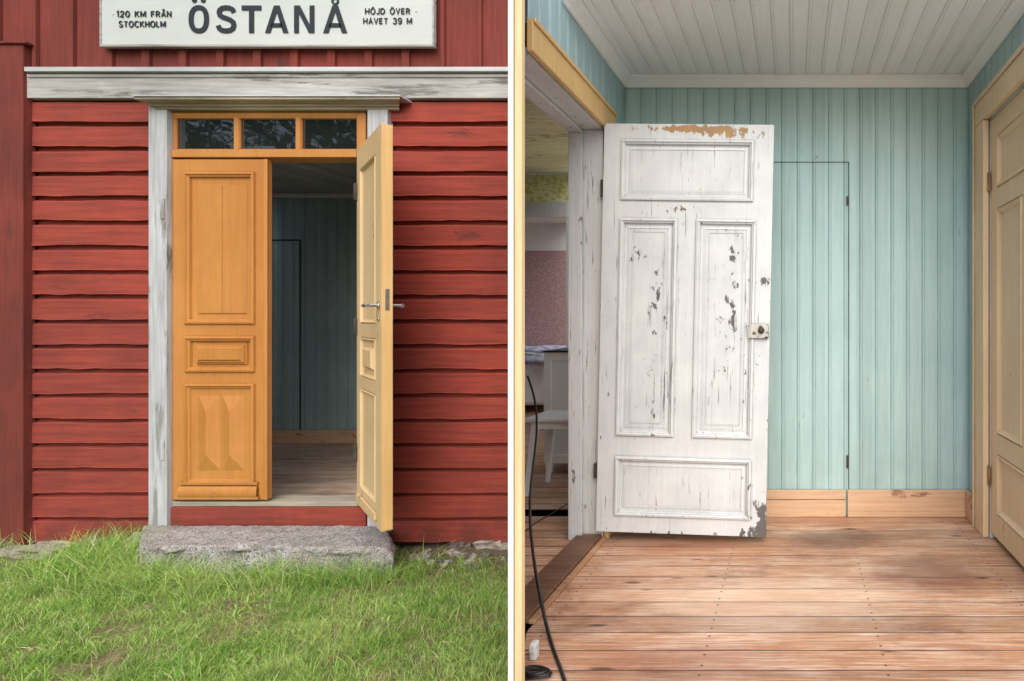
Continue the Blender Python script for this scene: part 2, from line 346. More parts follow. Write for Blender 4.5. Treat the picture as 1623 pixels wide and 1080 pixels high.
boxes('corner_board',[(X(-40),X(36,F-.04),F-.04,F+.02,-.20,Z(76)),(X(-44),X(40,F-.055),F-.055,F+.02,Z(76)+.001,Z(72))],redv,B,.004)
boxes('belt_board',[(X(42,F-.022),X(812),F-.022,F+.02,Z(158),Z(120)),(X(42,F-.03),X(812),F-.03,F+.02,Z(126),Z(120)-.002)],greyh,B,.003)
boxes('belt_flashing',[(X(38,F-.05),X(812),F-.05,F+.02,Z(119),Z(112))],flash,B,.002)
boxes('door_casing',[(X(235,F-.03),X(264,F-.03),F-.03,F+.02,-.12,Z(170)),(X(582,F-.03),X(614,F-.03),F-.03,F+.02,-.12,Z(168))],greyw,B,.003,split=True)
bm=bmesh.new()
zA,zB=Z(174,F-.03),Z(156,F-.10)
prof=[(F+.02,zA),(F-.032,zA),(F-.036,zA+.010),(F-.050,zA+.014),(F-.052,zA+.022),(F-.075,zB-.012),(F-.090,zB-.008),(F-.097,zB-.004),(F-.097,zB+.008),(F+.02,zB+.009)]
xa,xb=X(212,F-.1),X(633,F-.1)
rl=[]
for (y,z) in prof:
    e=((F-.097)-y)*.75 if y<F else -.085
    rl.append((bm.verts.new((xa-e,y,z)),bm.verts.new((xb+e,y,z))))
for i in range(len(rl)-1): bm.faces.new((rl[i][0],rl[i+1][0],rl[i+1][1],rl[i][1]))
bm.faces.new([q[0] for q in rl]); bm.faces.new([q[1] for q in rl])
fin('door_cornice',bm,greyd,B)
boxes('cornice_flashing',[(xa-.006,xb+.006,F-.105,F+.02,zB+.010,zB+.019)],flash,B,.001)
fr=F+.004
boxes('door_frame',[(X(265),X(271),fr-.008,F+.12,.03,Z(178)),(X(566),X(579),fr-.004,F+.12,.03,Z(178)),(X(271),X(566),fr-.004,F+.12,Z(184),Z(178)),(X(271),X(566),fr-.012,F+.12,Z(250),Z(238))],orange,B,.003)
bm=bmesh.new()
for (a,b) in ((272,373),(373,471),(471,568)): 
    loops(bm,(X(a),X(b),Z(240),Z(183)),[(0,0.03),(0,0),(.013,0),(.018,.010),(.018,.02)],fr,False)
tw=fin('transom_window',bm,orange,B)
boxes('pane',[(X(275),X(566),fr+.018,fr+.022,Z(238),Z(184))],glass,tw,0)
x0,x1,z0,z1=X(272),X(423),Z(792),Z(253); W=x1-x0; H=z1-z0
def R(a,b,c,d): return (X(a)-x0,X(b)-x0,Z(d)-z0,Z(c)-z0)
PR=[(0,0),(.003,-.012),(.014,-.014),(.018,-.006),(.028,-.004),(.032,.010),(.044,.011)]
PR2=[(0,0),(.003,-.012),(.014,-.014),(.018,-.006),(.028,-.004),(.032,.003),(.044,.004)]
bm=bmesh.new()
leaf(bm,W,H,.032,[(R(293,405,273,514),PR),(R(294,405,533,590),PR),(R(294,405,608,768),PR2)],back=False)
loops(bm,R(312,390,292,498),[(0,.012),(.006,.005),(.010,.005)],0)
loops(bm,R(310,391,544,578),[(0,.011),(.003,.002),(.010,.002),(.014,-.008),(.022,-.008),(.030,-.018),(.034,-.018)],0)
for (a,b) in ((314,349),(351.5,386.5)):
    r=R(a,b,627,746); hip(bm,r[0],r[1],r[2],r[3],.0035,.024,.095)
bx(bm,(X(350.2)-x0),(X(351)-x0),.0035,.006,R(0,0,292,498)[2]+.012,R(0,0,292,498)[3]-.012)
Lf=fin('door',bm,orange,B,mw=Matrix.Translation((x0,F,z0)),label='closed ochre door leaf with diamond-point panels')
bm=bmesh.new(); pr=[]
for i in range(9):
    a=math.pi*i/8; pr.append((-.022*math.sin(a),-.5*.075*math.cos(a)))
zc=Z(780); A=[];Bv=[]
for i,(y,z) in enumerate(pr): 
    e=0.012*math.sin(math.pi*(i/8))
    A.append(bm.verts.new((X(289)-e,F+y,zc+z))); Bv.append(bm.verts.new((X(408)+e,F+y,zc+z)))
for i in range(8): bm.faces.new((A[i],A[i+1],Bv[i+1],Bv[i]))
bm.faces.new(A); bm.faces.new(Bv)
bx(bm,X(283),X(412),F-.014,F,Z(791),Z(787)); bx(bm,X(287),X(410),F-.012,F,Z(768),Z(764))
fin('kick_moulding',bm,orange,Lf,smooth=False)
boxes('meeting_bead',[(X(419),X(425),F-.008,F,z0,z1)],orange,Lf,.003)
for zz in (333,712):
    boxes('hinge',[(X(264.5),X(270),F-.036,F-.0,Z(zz+16),Z(zz-16))],greyw,Lf,.003)
th=math.atan2(-.47,.49); zb=.057; H2=2.10; W2=.672
MW=Matrix.Translation((X(567)+.004,F-.012,zb))@Matrix.Rotation(th,4,'Z')
def R2(a,b,c,d): return (a*W2,b*W2,(797-d)/266.0,(797-c)/266.0)
PI=[(0,0),(.006,.004),(.012,-.004),(.022,.008),(.028,.010)]
bm=bmesh.new()
leaf(bm,W2,H2,.05,[(R2(.16,.80,273,514),PI),(R2(.16,.80,533,595),PI),(R2(.16,.80,612,768),PI)])
r=R2(.30,.66,548,580); loops(bm,r,[(0,.010),(.014,-.006),(.02,-.006)],0)
bx(bm,.10*W2,.85*W2,-.014,0,.04,.075)
OL=fin('door',bm,cream,B,mw=MW,label='open cream door leaf swung outward')
bm=bmesh.new(); bx(bm,W2,W2+.003,.002,.048,.006,H2-.006)
fin('door_edge',bm,yel,OL,mw=MW)
zc=(797-478)/266.0
bm=bmesh.new(); bx(bm,W2+.003,W2+.0055,.016,.034,zc-.06,zc+.05)
fin('lock_plate',bm,steel,OL,.001,mw=MW)
def lever(parent,mw,x,z,y,sgn):
    bm=bmesh.new()
    bmesh.ops.create_cone(bm,cap_ends=True,segments=16,radius1=.009,radius2=.009,depth=.05,matrix=Matrix.Translation((x,y+sgn*.025,z))@Matrix.Rotation(math.pi/2,4,'X'))
    bmesh.ops.create_cone(bm,cap_ends=True,segments=16,radius1=.008,radius2=.010,depth=.12,matrix=Matrix.Translation((x-.05,y+sgn*.05,z))@Matrix.Rotation(math.pi/2,4,'Y'))
    bmesh.ops.create_cone(bm,cap_ends=True,segments=20,radius1=.02,radius2=.02,depth=.005,matrix=Matrix.Translation((x,y+sgn*.004,z))@Matrix.Rotation(math.pi/2,4,'X'))
    bmesh.ops.create_cone(bm,cap_ends=True,segments=16,radius1=.012,radius2=.012,depth=.005,matrix=Matrix.Translation((x,y+sgn*.004,z-.07))@Matrix.Rotation(math.pi/2,4,'X'))
    fin('handle',bm,steel,parent,smooth=False,mw=mw,bevel=.001)
lever(OL,MW,W2-.05,zc-.035,0,-1); lever(OL,MW,W2-.05,zc-.035,.05,1)
for zz in (.25,1.0,1.8): boxes('hinge',[(X(567)-.004,X(567)+.016,F-.03,F-.006,zb+zz,zb+zz+.1)],iron,OL,.003)
boxes('threshold',[(X(271),X(566),F+.0,F+.15,.03,Z(795)-.003)],greyd,B,.004)
boxes('sill_board',[(X(270),X(581),F-.008,F+.049,-.16,.028)],red,B,.003)
# ---------------- front room seen through the outside door
fy0,fy1=F+.142,5.24; rx0,rx1=-6.15,-2.62; zc1=2.32; sk0=-4.9
E=thing('entry_room',(-4.4,4.3,0),'dim entry room with old teal boarded walls and plank floor','room')
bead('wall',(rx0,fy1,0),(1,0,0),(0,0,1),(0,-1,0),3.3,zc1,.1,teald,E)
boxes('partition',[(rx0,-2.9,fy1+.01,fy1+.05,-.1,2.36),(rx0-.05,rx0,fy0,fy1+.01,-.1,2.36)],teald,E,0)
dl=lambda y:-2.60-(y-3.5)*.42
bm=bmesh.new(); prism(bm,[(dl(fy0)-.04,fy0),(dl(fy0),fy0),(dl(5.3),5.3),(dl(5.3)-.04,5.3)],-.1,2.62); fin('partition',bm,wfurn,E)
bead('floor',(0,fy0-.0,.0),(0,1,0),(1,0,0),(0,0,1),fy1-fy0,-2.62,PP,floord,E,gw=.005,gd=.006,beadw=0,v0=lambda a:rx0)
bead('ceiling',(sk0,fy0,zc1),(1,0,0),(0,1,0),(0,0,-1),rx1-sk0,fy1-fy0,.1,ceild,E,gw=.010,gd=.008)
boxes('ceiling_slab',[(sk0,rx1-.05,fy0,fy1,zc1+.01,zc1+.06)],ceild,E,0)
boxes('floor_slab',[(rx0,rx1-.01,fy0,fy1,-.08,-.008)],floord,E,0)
boxes('crown_moulding',[(rx0,dl(5.2)-.04,fy1-.03,fy1-.001,zc1-.04,zc1-.001)],whitet,E,.006)
boxes('baseboard',[(rx0,dl(5.2)-.04,fy1-.02,fy1-.001,.001,.125)],basec,E,.004)
d=fy1
dgap=plain('shadow_gap',s(52,64,66),.9,0,.5,40)
boxes('concealed_door_gap',[(X(475,d),X(477.2,d),fy1-.004,fy1-.0005,.13,Z(380,d)),(X(400,d),X(475,d),fy1-.004,fy1-.0005,Z(382,d),Z(380,d))],dgap,E,0)
# ============================================================ SIGN
ds=F-.05
S=thing('station_sign',(X(424,ds),ds,Z(73,ds)),'white enamel station name sign with black lettering','sign')
sx0,sx1,sz0,sz1=X(160,ds),X(687,ds),Z(73,ds),Z(-34,ds)
boxes('sign_board',[(sx0,sx1,ds,ds+.022,sz0,sz1)],signw,S,.003)
boxes('sign_frame',[(sx0-.004,sx1+.004,ds-.005,ds+.022,sz0-.006,sz0+.008),(sx0-.004,sx0+.006,ds-.005,ds+.022,sz0+.009,sz1),(sx1-.006,sx1+.004,ds-.005,ds+.022,sz0+.009,sz1)],greyh,S,.002)
boxes('mounting_batten',[(X(200),X(206),F-.03,F-.016,sz0,sz1),(X(640),X(646),F-.03,F-.016,sz0,sz1)],redv,S,.001,split=True)
SW=7.6
def stroke(bm,pts,closed=False,w=SW,yy=0.0):
    n=len(pts); Ls=[]
    for i,p in enumerate(pts):
        a=Vector(pts[i-1]) if (i>0 or closed) else None; b=Vector(pts[(i+1)%n]) if (i<n-1 or closed) else None; p=Vector(p)
        d1=(p-a).normalized() if a is not None else None; d2=(b-p).normalized() if b is not None else None
        t_=((d1 or d2)+(d2 or d1)).normalized(); nn=Vector((-t_.y,t_.x)); k=1.0/max(.5,abs(nn.dot(Vector((-(d1 or d2).y,(d1 or d2).x)))))
        Ls.append((p+nn*w/2*k,p-nn*w/2*k))
    V=[]
    for (l,r_) in Ls: V.append([bm.verts.new((X(q.x,ds),ds-.0025-yy-dy,Z(q.y,ds))) for q in (l,r_) for dy in (0,.002)])
    for i in range(n if closed else n-1):
        a,b=V[i],V[(i+1)%n]
        bm.faces.new((a[0],b[0],b[2],a[2])); bm.faces.new((a[1],b[1],b[3],a[3])); bm.faces.new((a[0],b[0],b[1],a[1])); bm.faces.new((a[2],b[2],b[3],a[3]))
    if not closed:
        for a in (V[0],V[-1]): bm.faces.new((a[0],a[1],a[3],a[2]))
def poly(bm,P):
    A=[bm.verts.new((X(a,ds),ds-.0045,Z(b,ds))) for a,b in P]; Bq=[bm.verts.new((X(a,ds),ds-.0025,Z(b,ds))) for a,b in P]
    bm.faces.new(A); bm.faces.new(Bq); n=len(P)
    for i in range(n): bm.faces.new((A[i],A[(i+1)%n],Bq[(i+1)%n],Bq[i]))
def ring(bm,cx,cy,rx,ry,e=2.4,w=SW,n=40):
    P=[]
    for i in range(n):
        a=2*math.pi*i/n; c_,s_=math.cos(a),math.sin(a)
        P.append((cx+rx*math.copysign(abs(c_)**(2/e),c_),cy+ry*math.copysign(abs(s_)**(2/e),s_)))
    stroke(bm,P,True,w)
def letA(bm,l,r_):
    m_=(l+r_)/2; k=4.4
    poly(bm,[(l,53),(m_-k,9.5),(m_+k,9.5),(r_,53),(r_-8.4,53),(m_,20),(l+8.4,53)])
    poly(bm,[(l+9,44),(l+11,37.5),(r_-11,37.5),(r_-9,44)])
def arc(cx,cy,rx,ry,a0,a1,n=14): return [(cx+rx*math.cos(math.radians(a0+(a1-a0)*i/n)),cy+ry*math.sin(math.radians(a0+(a1-a0)*i/n))) for i in range(n+1)]
_A=[[(0,1),(.29,0),(.58,1)],[(.11,.68),(.47,.68)]]; _O=[arc(.33,.5,.33,.5,0,360,24)]
GL={'1':(.27,[[(.0,.2),(.24,0),(.24,1)]]),'2':(.54,[arc(.27,.27,.25,.27,180,390)+[(.02,1),(.54,1)]]),'0':(.54,[arc(.27,.5,.27,.5,0,360,24)]),
'3':(.52,[arc(.26,.25,.23,.25,200,450),arc(.25,.75,.27,.25,-90,160)]),'9':(.54,[arc(.27,.3,.26,.3,0,360,20),[(.53,.3),(.53,.6)]+arc(.27,.68,.26,.32,0,150)]),
'K':(.56,[[(0,0),(0,1)],[(.52,0),(.03,.6)],[(.18,.42),(.56,1)]]),'M':(.72,[[(0,1),(0,0)],[(0,0),(.36,.8),(.72,0)],[(.72,0),(.72,1)]]),
'F':(.45,[[(0,0),(0,1)],[(0,.06),(.45,.06)],[(0,.5),(.4,.5)]]),'E':(.47,[[(0,0),(0,1)],[(0,.06),(.47,.06)],[(0,.5),(.42,.5)],[(0,.94),(.47,.94)]]),
'R':(.54,[[(0,0),(0,1)],[(0,.06),(.26,.06)]+arc(.26,.29,.24,.23,270,450)+[(0,.52)],[(.25,.52),(.54,1)]]),
'A':(.58,_A),'Å':(.58,_A+[arc(.29,-.2,.10,.10,0,360,12)]),'N':(.56,[[(0,1),(0,0)],[(0,0),(.56,1)],[(.56,1),(.56,0)]]),
'S':(.52,[arc(.26,.26,.24,.26,335,90)+arc(.26,.76,.26,.24,-80,155)]),'T':(.54,[[(0,.06),(.54,.06)],[(.27,0),(.27,1)]]),'O':(.66,_O),'Ö':(.66,_O+[[(.17,-.2),(.27,-.2)],[(.39,-.2),(.49,-.2)]]),
'C':(.58,[arc(.32,.5,.32,.5,315,45,20)]),'H':(.56,[[(0,0),(0,1)],[(.56,0),(.56,1)],[(0,.5),(.56,.5)]]),'L':(.42,[[(0,0),(0,1)],[(0,.94),(.42,.94)]]),
'J':(.38,[[(.38,0),(.38,.72)]+arc(.19,.74,.19,.26,0,165)]),'D':(.58,[[(0,0),(0,1)],[(0,.04),(.24,.04)]+arc(.24,.5,.34,.46,270,450)+[(0,.96)]]),'V':(.56,[[(0,0),(.28,1),(.56,0)]]),' ':(.32,[])}
def small(body,pxa,pxb,pya,pyb):
    h=pyb-pya; gp=.30; tot=sum(GL[c][0] for c in body)+gp*(len(body)-1); k=(pxb-pxa)/tot; x=pxa; bm=bmesh.new(); z=0
    for c in body:
        w_,st_=GL[c]
        for pl in st_:
            z+=.00002; stroke(bm,[(x+a*k,pya+b*h) for a,b in pl],False,1.75,z)
        x+=(w_+gp)*k
    return fin('lettering',bm,black,S)
small('120 KM FRÅN',186,272,18.5,27.5); small('STOCKHOLM',190,263,34.5,43.5)
small('HÖJD ÖVER',580,650,14,23); small('HAVET 39 M',577,653,29.5,38.5)
top,bot=9.5,53
bm=bmesh.new(); ring(bm,316,31.2,16-SW/2,22.2-SW/2)
for c_ in (309,323): poly(bm,[(c_+4*math.cos(i*math.pi/5),1.2+4*math.sin(i*math.pi/5)) for i in range(10)])
sp_=[(371.5,20.5),(369.5,16),(365,13.6),(359,12.9),(353,13.8),(349,17),(348.2,21),(349.6,25),(354,28),(360,30),(366,32.4),(370.4,36),(371.6,41),(370,45.8),(365.6,48.8),(359.5,49.7),(353,48.8),(348.6,46),(346.6,41)]
stroke(bm,sp_)
poly(bm,[(384,top),(415,top),(415,top+7.6),(403.4,top+7.6),(403.4,bot),(395.6,bot),(395.6,top+7.6),(384,top+7.6)])
letA(bm,421,458)
poly(bm,[(467,bot),(467,top),(476,top),(491.6,40),(491.6,top),(499,top),(499,bot),(490.4,bot),(474.4,22),(474.4,bot)])
letA(bm,513,551); ring(bm,532,2.6,4.6,4.6,2.0,3.2,20)
fin('lettering',bm,black,S)
for (a,b) in ((180,23),(660,19)):
    bm=bmesh.new(); bmesh.ops.create_uvsphere(bm,u_segments=10,v_segments=6,radius=.005,matrix=Matrix.Translation((X(a,ds),ds,Z(b,ds))))
    fin('screw',bm,steel,S)
# ============================================================ GRANITE STEP
def rock(bm,cx,cy,cz,sx,sy,sz,seed,sub=4,am=.18):
    g=bmesh.ops.create_icosphere(bm,subdivisions=sub,radius=1.0)
    for v in g['verts']:
        p=v.co.copy(); q=Vector((max(-.72,min(.72,p.x)),max(-.72,min(.72,p.y)),max(-.7,min(.7,p.z))))/.72
        k=1+am*mn.noise(p*1.3+Vector((seed,0,0)))+am*.5*mn.noise(p*4+Vector((0,seed,0)))
        v.co=Vector((cx+q.x*sx*k,cy+q.y*sy*k,cz+q.z*sz*k))
bm=bmesh.new()
nx,ny,nz=110,26,14
fa,fb=X(219,3.02),X(629,3.02); ba,bb=X(236,F-.0),X(622,F-.0)
def stp(u,v,w):
    yf=3.02+.02*math.sin(u*5)+.016*mn.noise(Vector((u*9,0,w*2)))
    y=yf+(F-.035-yf)*v
    xa=fa+(ba-fa)*v+.03*mn.noise(Vector((v*4,w*3,2))); xb=fb+(bb-fb)*v+.03*mn.noise(Vector((v*4,w*3,7)))
    z=-.30+(.228+.008*mn.noise(Vector((u*6,v*2,1))))*w
    x=xa+(xb-xa)*u
    ex=min(u*(xb-xa),(1-u)*(xb-xa)); ey=v*.35; rr=.016+.012*mn.noise(Vector((u*12,v*9,4)))
    if w>.92: z-=max(0,rr-ex)*.9+max(0,rr-ey)*.8
    n=Vector((x*14,y*14,z*14)); dd=.008*mn.noise(n)+.005*mn.noise(n*3)
    if v==0: y+=dd*2.4+.012*(1-w)
    if w==1: z+=dd*.6
    return (x,y,z)
cache={}
def gv(i,j,k):
    if (i,j,k) not in cache: cache[(i,j,k)]=bm.verts.new(stp(i/nx,j/ny,k/nz))
    return cache[(i,j,k)]
for i in range(nx):
    for j in range(ny): bm.faces.new((gv(i,j,nz),gv(i+1,j,nz),gv(i+1,j+1,nz),gv(i,j+1,nz)))
    for k in range(nz): bm.faces.new((gv(i,0,k),gv(i+1,0,k),gv(i+1,0,k+1),gv(i,0,k+1)))
for j in range(ny):
    for k in range(nz):
        bm.faces.new((gv(0,j,k),gv(0,j+1,k),gv(0,j+1,k+1),gv(0,j,k+1))); bm.faces.new((gv(nx,j,k),gv(nx,j+1,k),gv(nx,j+1,k+1),gv(nx,j,k+1)))
fin('granite_step',bm,gran,None,smooth=True,label='rough grey granite slab step below the ochre doors',cat='step')
pale=plain('pale_field_stone',s(150,144,134),.9,0,.4,22)
dkst=plain('dark_field_stone',s(98,90,84),.9,0,.45,22)
rs=random.Random(8); st=[(75,870,74,20,3.3,pale,-.208),(214,850,24,26,3.32,gran,-.18),(780,866,40,20,3.41,pale,-.205),(736,862,26,20,3.40,dkst,-.205),(150,862,40,22,3.34,dkst,-.195),(15,868,40,20,3.34,dkst,-.20)]
for i in range(22): st.append((rs.uniform(636,800),0,rs.uniform(5,17),rs.uniform(4,11),rs.uniform(3.12,3.39),rs.choice([pale,dkst,dkst,gran]),-.220))
for i in range(16): st.append((rs.uniform(5,205),0,rs.uniform(5,18),rs.uniform(4,11),rs.uniform(3.12,3.38),rs.choice([pale,dkst,dkst]),-.220))
for i,(px,py,w,h,d,m_,cz_) in enumerate(st):
    bm=bmesh.new(); rock(bm,0,0,0,w/265/2,w/265/2*.7,h/265/2,i*3.7,3,.8)
    o=fin('foundation_stone',bm,m_,None,smooth=False,mw=Matrix.Translation((X(px,d),d,cz_))@Matrix.Rotation(rs.uniform(-.3,.3),4,'Y')); o['label']='rough foundation stone under the red wall cladding'; o['category']='stone'; o['group']='foundation stones under the facade'
tw_m=plain('grey_twig_bark',s(120,104,86),.9,0,.3,40)
for i in range(12):
    a=rs.uniform(0,3.14); L_=rs.uniform(.05,.14); X0=rs.choice([rs.uniform(-4.7,-4.0),rs.uniform(-2.2,-1.75)]); Y0=rs.uniform(3.02,3.3)
    P=[(X0+L_*t_*math.cos(a)+.01*math.sin(t_*9),Y0+L_*t_*math.sin(a)*.5,-.205+.012*math.sin(t_*5+i)) for t_ in (0,.3,.6,1)]
    o=tube('twig',P,.0028,tw_m); o['label']='dry fallen twig lying on bare soil by the wall'; o['category']='twig'; o['group']='dry twigs along the wall base'
# ============================================================ GROUND + GRASS
def gh(x,y):
    return -.222+.010*math.sin(x*2.1+y*1.3)+.006*math.sin(x*5.3-y*3.7)
cx0,cy0=-2.8,2.6; t=np.linspace(-1,1,161); sp=np.sign(t)*(abs(t)**4*90+abs(t)*2.2)
bm=bmesh.new(); gvx=[[None]*161 for _ in range(161)]
for i,a in enumerate(sp):
    for j,b in enumerate(sp):
        x=cx0+a;y=cy0+b; gvx[i][j]=bm.verts.new((x,y,gh(x,y)+.010*mn.noise(Vector((x*9,y*9,0)))))
for i in range(160):
    for j in range(160): bm.faces.new((gvx[i][j],gvx[i+1][j],gvx[i+1][j+1],gvx[i][j+1]))
fin('ground',bm,soilm(),None,smooth=True,kind='structure')
def nz2(x,y,sc,ph=0):
    x=x*sc+ph;y=y*sc-ph*.7
    return (np.sin(x*1.0+1.7*np.sin(y*.8))+np.sin(y*1.3+1.3*np.sin(x*1.1+2))+.6*np.sin(x*2.7+y*2.1)+.5*np.sin(x*3.9-y*4.3))/3.1
def blades(N,xr,yr,hfun,keep,wd,lean=1.0):
    x=rng.uniform(xr[0],xr[1],N); y=rng.uniform(yr[0],yr[1],N); k=keep(x,y); x=x[k];y=y[k]; h=hfun(x,y); return x,y,h,np.full(len(x),wd),np.full(len(x),lean)
stone=lambda x,y:(y>3.0)&(x>np.interp(y,[3.0,F],[fa,ba])+.01)&(x<np.interp(y,[3.0,F],[fb,bb])-.01)
wall=lambda x,y:(x>-.49*y-.03)
def keep1(x,y):
    bare=nz2(x,y,4.5,1)+.7*nz2(x,y,13,4)+.4*nz2(x,y,29,7)
    edge=np.clip((y-3.05)*4,0,1)
    soilr=np.clip((x+2.3)*3,0,1)*np.clip((y-2.80)*5,0,1)
    soill=np.clip((-4.0-x)*3,0,1)*np.clip((y-2.90)*5,0,1)
    return (rng.uniform(-1.3,.9,len(x))<(-bare*1.2+.18-edge*1.0-(soilr+soill)*1.4))&(~stone(x,y))&(~wall(x,y))&(y<F-.01)
def h1(x,y): return (.020+.022*rng.random(len(x)))*(1+.6*nz2(x,y,3.3,2)+.4*nz2(x,y,11,5))+.005
L=[blades(190000,(-5.6,-1.0),(1.7,3.36),h1,keep1,.0027)]
def keep2(x,y):
    a=np.exp(-((y-2.95)/.055)**2)*(x>fa-.1)*(x<fb+.02)*(.30+.70*(nz2(x,y,6,3)>-.1))
    b=1.3*np.exp(-(((x+3.72)/.14)**2+((y-3.08)/.14)**2))+.9*np.exp(-(((x+3.95)/.16)**2+((y-3.2)/.1)**2))+.3*np.exp(-(((x+2.05)/.12)**2+((y-3.0)/.1)**2))+.7*np.exp(-(((x+3.2)/.4)**2+((y-2.86)/.1)**2))+.35*np.exp(-(((x+4.6)/.2)**2+((y-3.2)/.07)**2))
    return (rng.random(len(x))<np.clip(a+b,0,1))&(~stone(x,y))&(y<F-.02)&(~wall(x,y))
L.append(blades(40000,(-4.9,-1.8),(2.6,3.33),lambda x,y:(.05+.15*rng.random(len(x))**1.5)*(1+.4*np.exp(-((x+3.78)/.25)**2)),keep2,.0034,1.5))
# scattered longer clumps
cxs=rng.uniform(-5.2,-1.2,170); cys=rng.uniform(1.9,3.2,170); ii=rng.integers(0,170,9000)
xx=cxs[ii]+rng.normal(0,.028,9000); yy=cys[ii]+rng.normal(0,.028,9000); kk=(~stone(xx,yy))&(~wall(xx,yy)); xx=xx[kk];yy=yy[kk]
L.append((xx,yy,.035+.06*rng.random(len(xx)),np.full(len(xx),.0030),np.full(len(xx),1.2)))
L.append(blades(1500,(-5.2,-1.1),(1.9,3.2),lambda x,y:.06+.06*rng.random(len(x)),lambda x,y:(~stone(x,y))&(~wall(x,y)),.0026))
L.append(blades(45000,(-9,-.9),(-2.5,1.9),lambda x,y:.03+.04*rng.random(len(x)),lambda x,y:(~((x>-1.2)&(y>1.0))),.005))
L.append(blades(9000,(-7.5,-5.4),(1.5,3.3),lambda x,y:.03+.04*rng.random(len(x)),lambda x,y:x<99,.004))
L.append(blades(7000,(-5.3,-1.2),(1.8,3.30),lambda x,y:.018+.03*rng.random(len(x)),lambda x,y:(nz2(x,y,7,9)>.3)&(~stone(x,y))&(~wall(x,y)),.012,1.5))
bxs,bys,bh,bwd,blean=[np.concatenate([l[i] for l in L]) for i in range(5)]
N=len(bxs); an=rng.uniform(0,2*math.pi,N); ln=rng.uniform(.15,1.15,N)*bh*blean; la=rng.uniform(0,2*math.pi,N)
lv=[0,.4,.75,1.0]; V=np.zeros((N,7,3),np.float32)
bz=-.222+.010*np.sin(bxs*2.1+bys*1.3)+.006*np.sin(bxs*5.3-bys*3.7)-.004
wx,wy=np.cos(an)*bwd/2,np.sin(an)*bwd/2
for i,tv in enumerate(lv):
    ox=np.cos(la)*ln*tv**2; oy=np.sin(la)*ln*tv**2; hz=bh*(tv-.28*tv**3*(ln/bh))
    px_,py_,pz_=bxs+ox,np.minimum(bys+oy,F-.012),bz+hz
    if i<3:
        w=1-.25*i
        V[:,2*i,0]=px_-wx*w;V[:,2*i,1]=py_-wy*w;V[:,2*i,2]=pz_; V[:,2*i+1,0]=px_+wx*w;V[:,2*i+1,1]=py_+wy*w;V[:,2*i+1,2]=pz_
    else: V[:,6,0]=px_;V[:,6,1]=py_;V[:,6,2]=pz_
base=(np.arange(N)*7)[:,None]; li=np.array([0,1,3,2, 2,3,5,4, 4,5,6])[None,:]+base
me=bpy.data.meshes.new('grass'); me.vertices.add(N*7); me.vertices.foreach_set('co',V.ravel())
me.loops.add(N*11); me.loops.foreach_set('vertex_index',li.ravel().astype(np.int32)); me.polygons.add(N*3)
ls=(np.arange(N)*11)[:,None]+np.array([0,4,8])[None,:]; me.polygons.foreach_set('loop_start',ls.ravel().astype(np.int32))
me.update(calc_edges=True)
at=me.attributes.new('rnd','FLOAT','POINT'); at.data.foreach_set('value',np.repeat(rng.random(N),7).astype(np.float32))
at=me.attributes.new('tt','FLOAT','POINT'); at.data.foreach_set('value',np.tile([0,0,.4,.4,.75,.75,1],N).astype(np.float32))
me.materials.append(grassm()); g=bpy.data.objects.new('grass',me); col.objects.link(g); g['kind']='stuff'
# ============================================================ HALL
hb=3.30; xl=-.99; xr=1.022; zc=2.563; cf=2.40
Hh=thing('hall',(0,2.6,0),'open pale teal boarded hall with worn pine floor','room')
bead('wall',(xl,hb,0),(1,0,0),(0,0,1),(0,-1,0),xr-xl,zc,.0915,teal,Hh,gd=.004)
bead('side_wall',(xl,2.10,2.27),(0,1,0),(0,0,1),(1,0,0),hb-2.10,zc-2.27,.0915,tealy,Hh)
bead('side_wall',(xl,3.08,0),(0,1,0),(0,0,1),(1,0,0),hb-3.08,2.27,.0915,tealy,Hh)
bead('side_wall',(xr,2.36,2.345),(0,1,0),(0,0,1),(-1,0,0),hb-2.36,zc-2.345,.0915,tealy,Hh)
bead('side_wall',(xr,3.13,0),(0,1,0),(0,0,1),(-1,0,0),hb-3.13,2.345,.0915,tealy,Hh)
boxes('wall_core',[(xl-.15,xr+.15,hb+.012,hb+.06,-.2,zc+.05),(xl-.15,xl-.012,2.99,hb+.012,-.2,2.27),(xr+.012,xr+.15,2.36,hb+.012,2.20,zc+.05),(xr+.012,xr+.15,2.97,hb+.012,-.2,2.195),(xr+.09,xr+.15,2.36,2.97,-.2,2.195)],wfurn,Hh,0)
bm=bmesh.new(); prism(bm,cut(xl-.15,xl-.012,2.14,hb+.012),2.272,zc+.05); fin('lintel',bm,tealy,Hh)
bead('floor',(0,1.62,0),(0,1,0),(1,0,0),(0,0,1),hb-1.62,xr+.05,PP,floorm,Hh,gw=.005,gd=.006,beadw=0,v0=lambda a:max(xl+.01,ang(1.62+a)))
bm=bmesh.new(); prism(bm,[(ang(1.62),1.62),(xr+.15,1.62),(xr+.15,hb),(xl,hb),(xl,2.1)],-.2,-.01); fin('floor_slab',bm,floorm,Hh)
bead('ceiling',(xl,cf,zc),(1,0,0),(0,1,0),(0,0,-1),xr-xl,hb-cf,.088,ceilm,Hh,gw=.006,gd=.004,beadw=.010)
bm=bmesh.new(); prism(bm,cut(xl-.15,xr+.15,cf,hb+.05),zc+.012,zc+.08); fin('ceiling_slab',bm,ceilm,Hh)
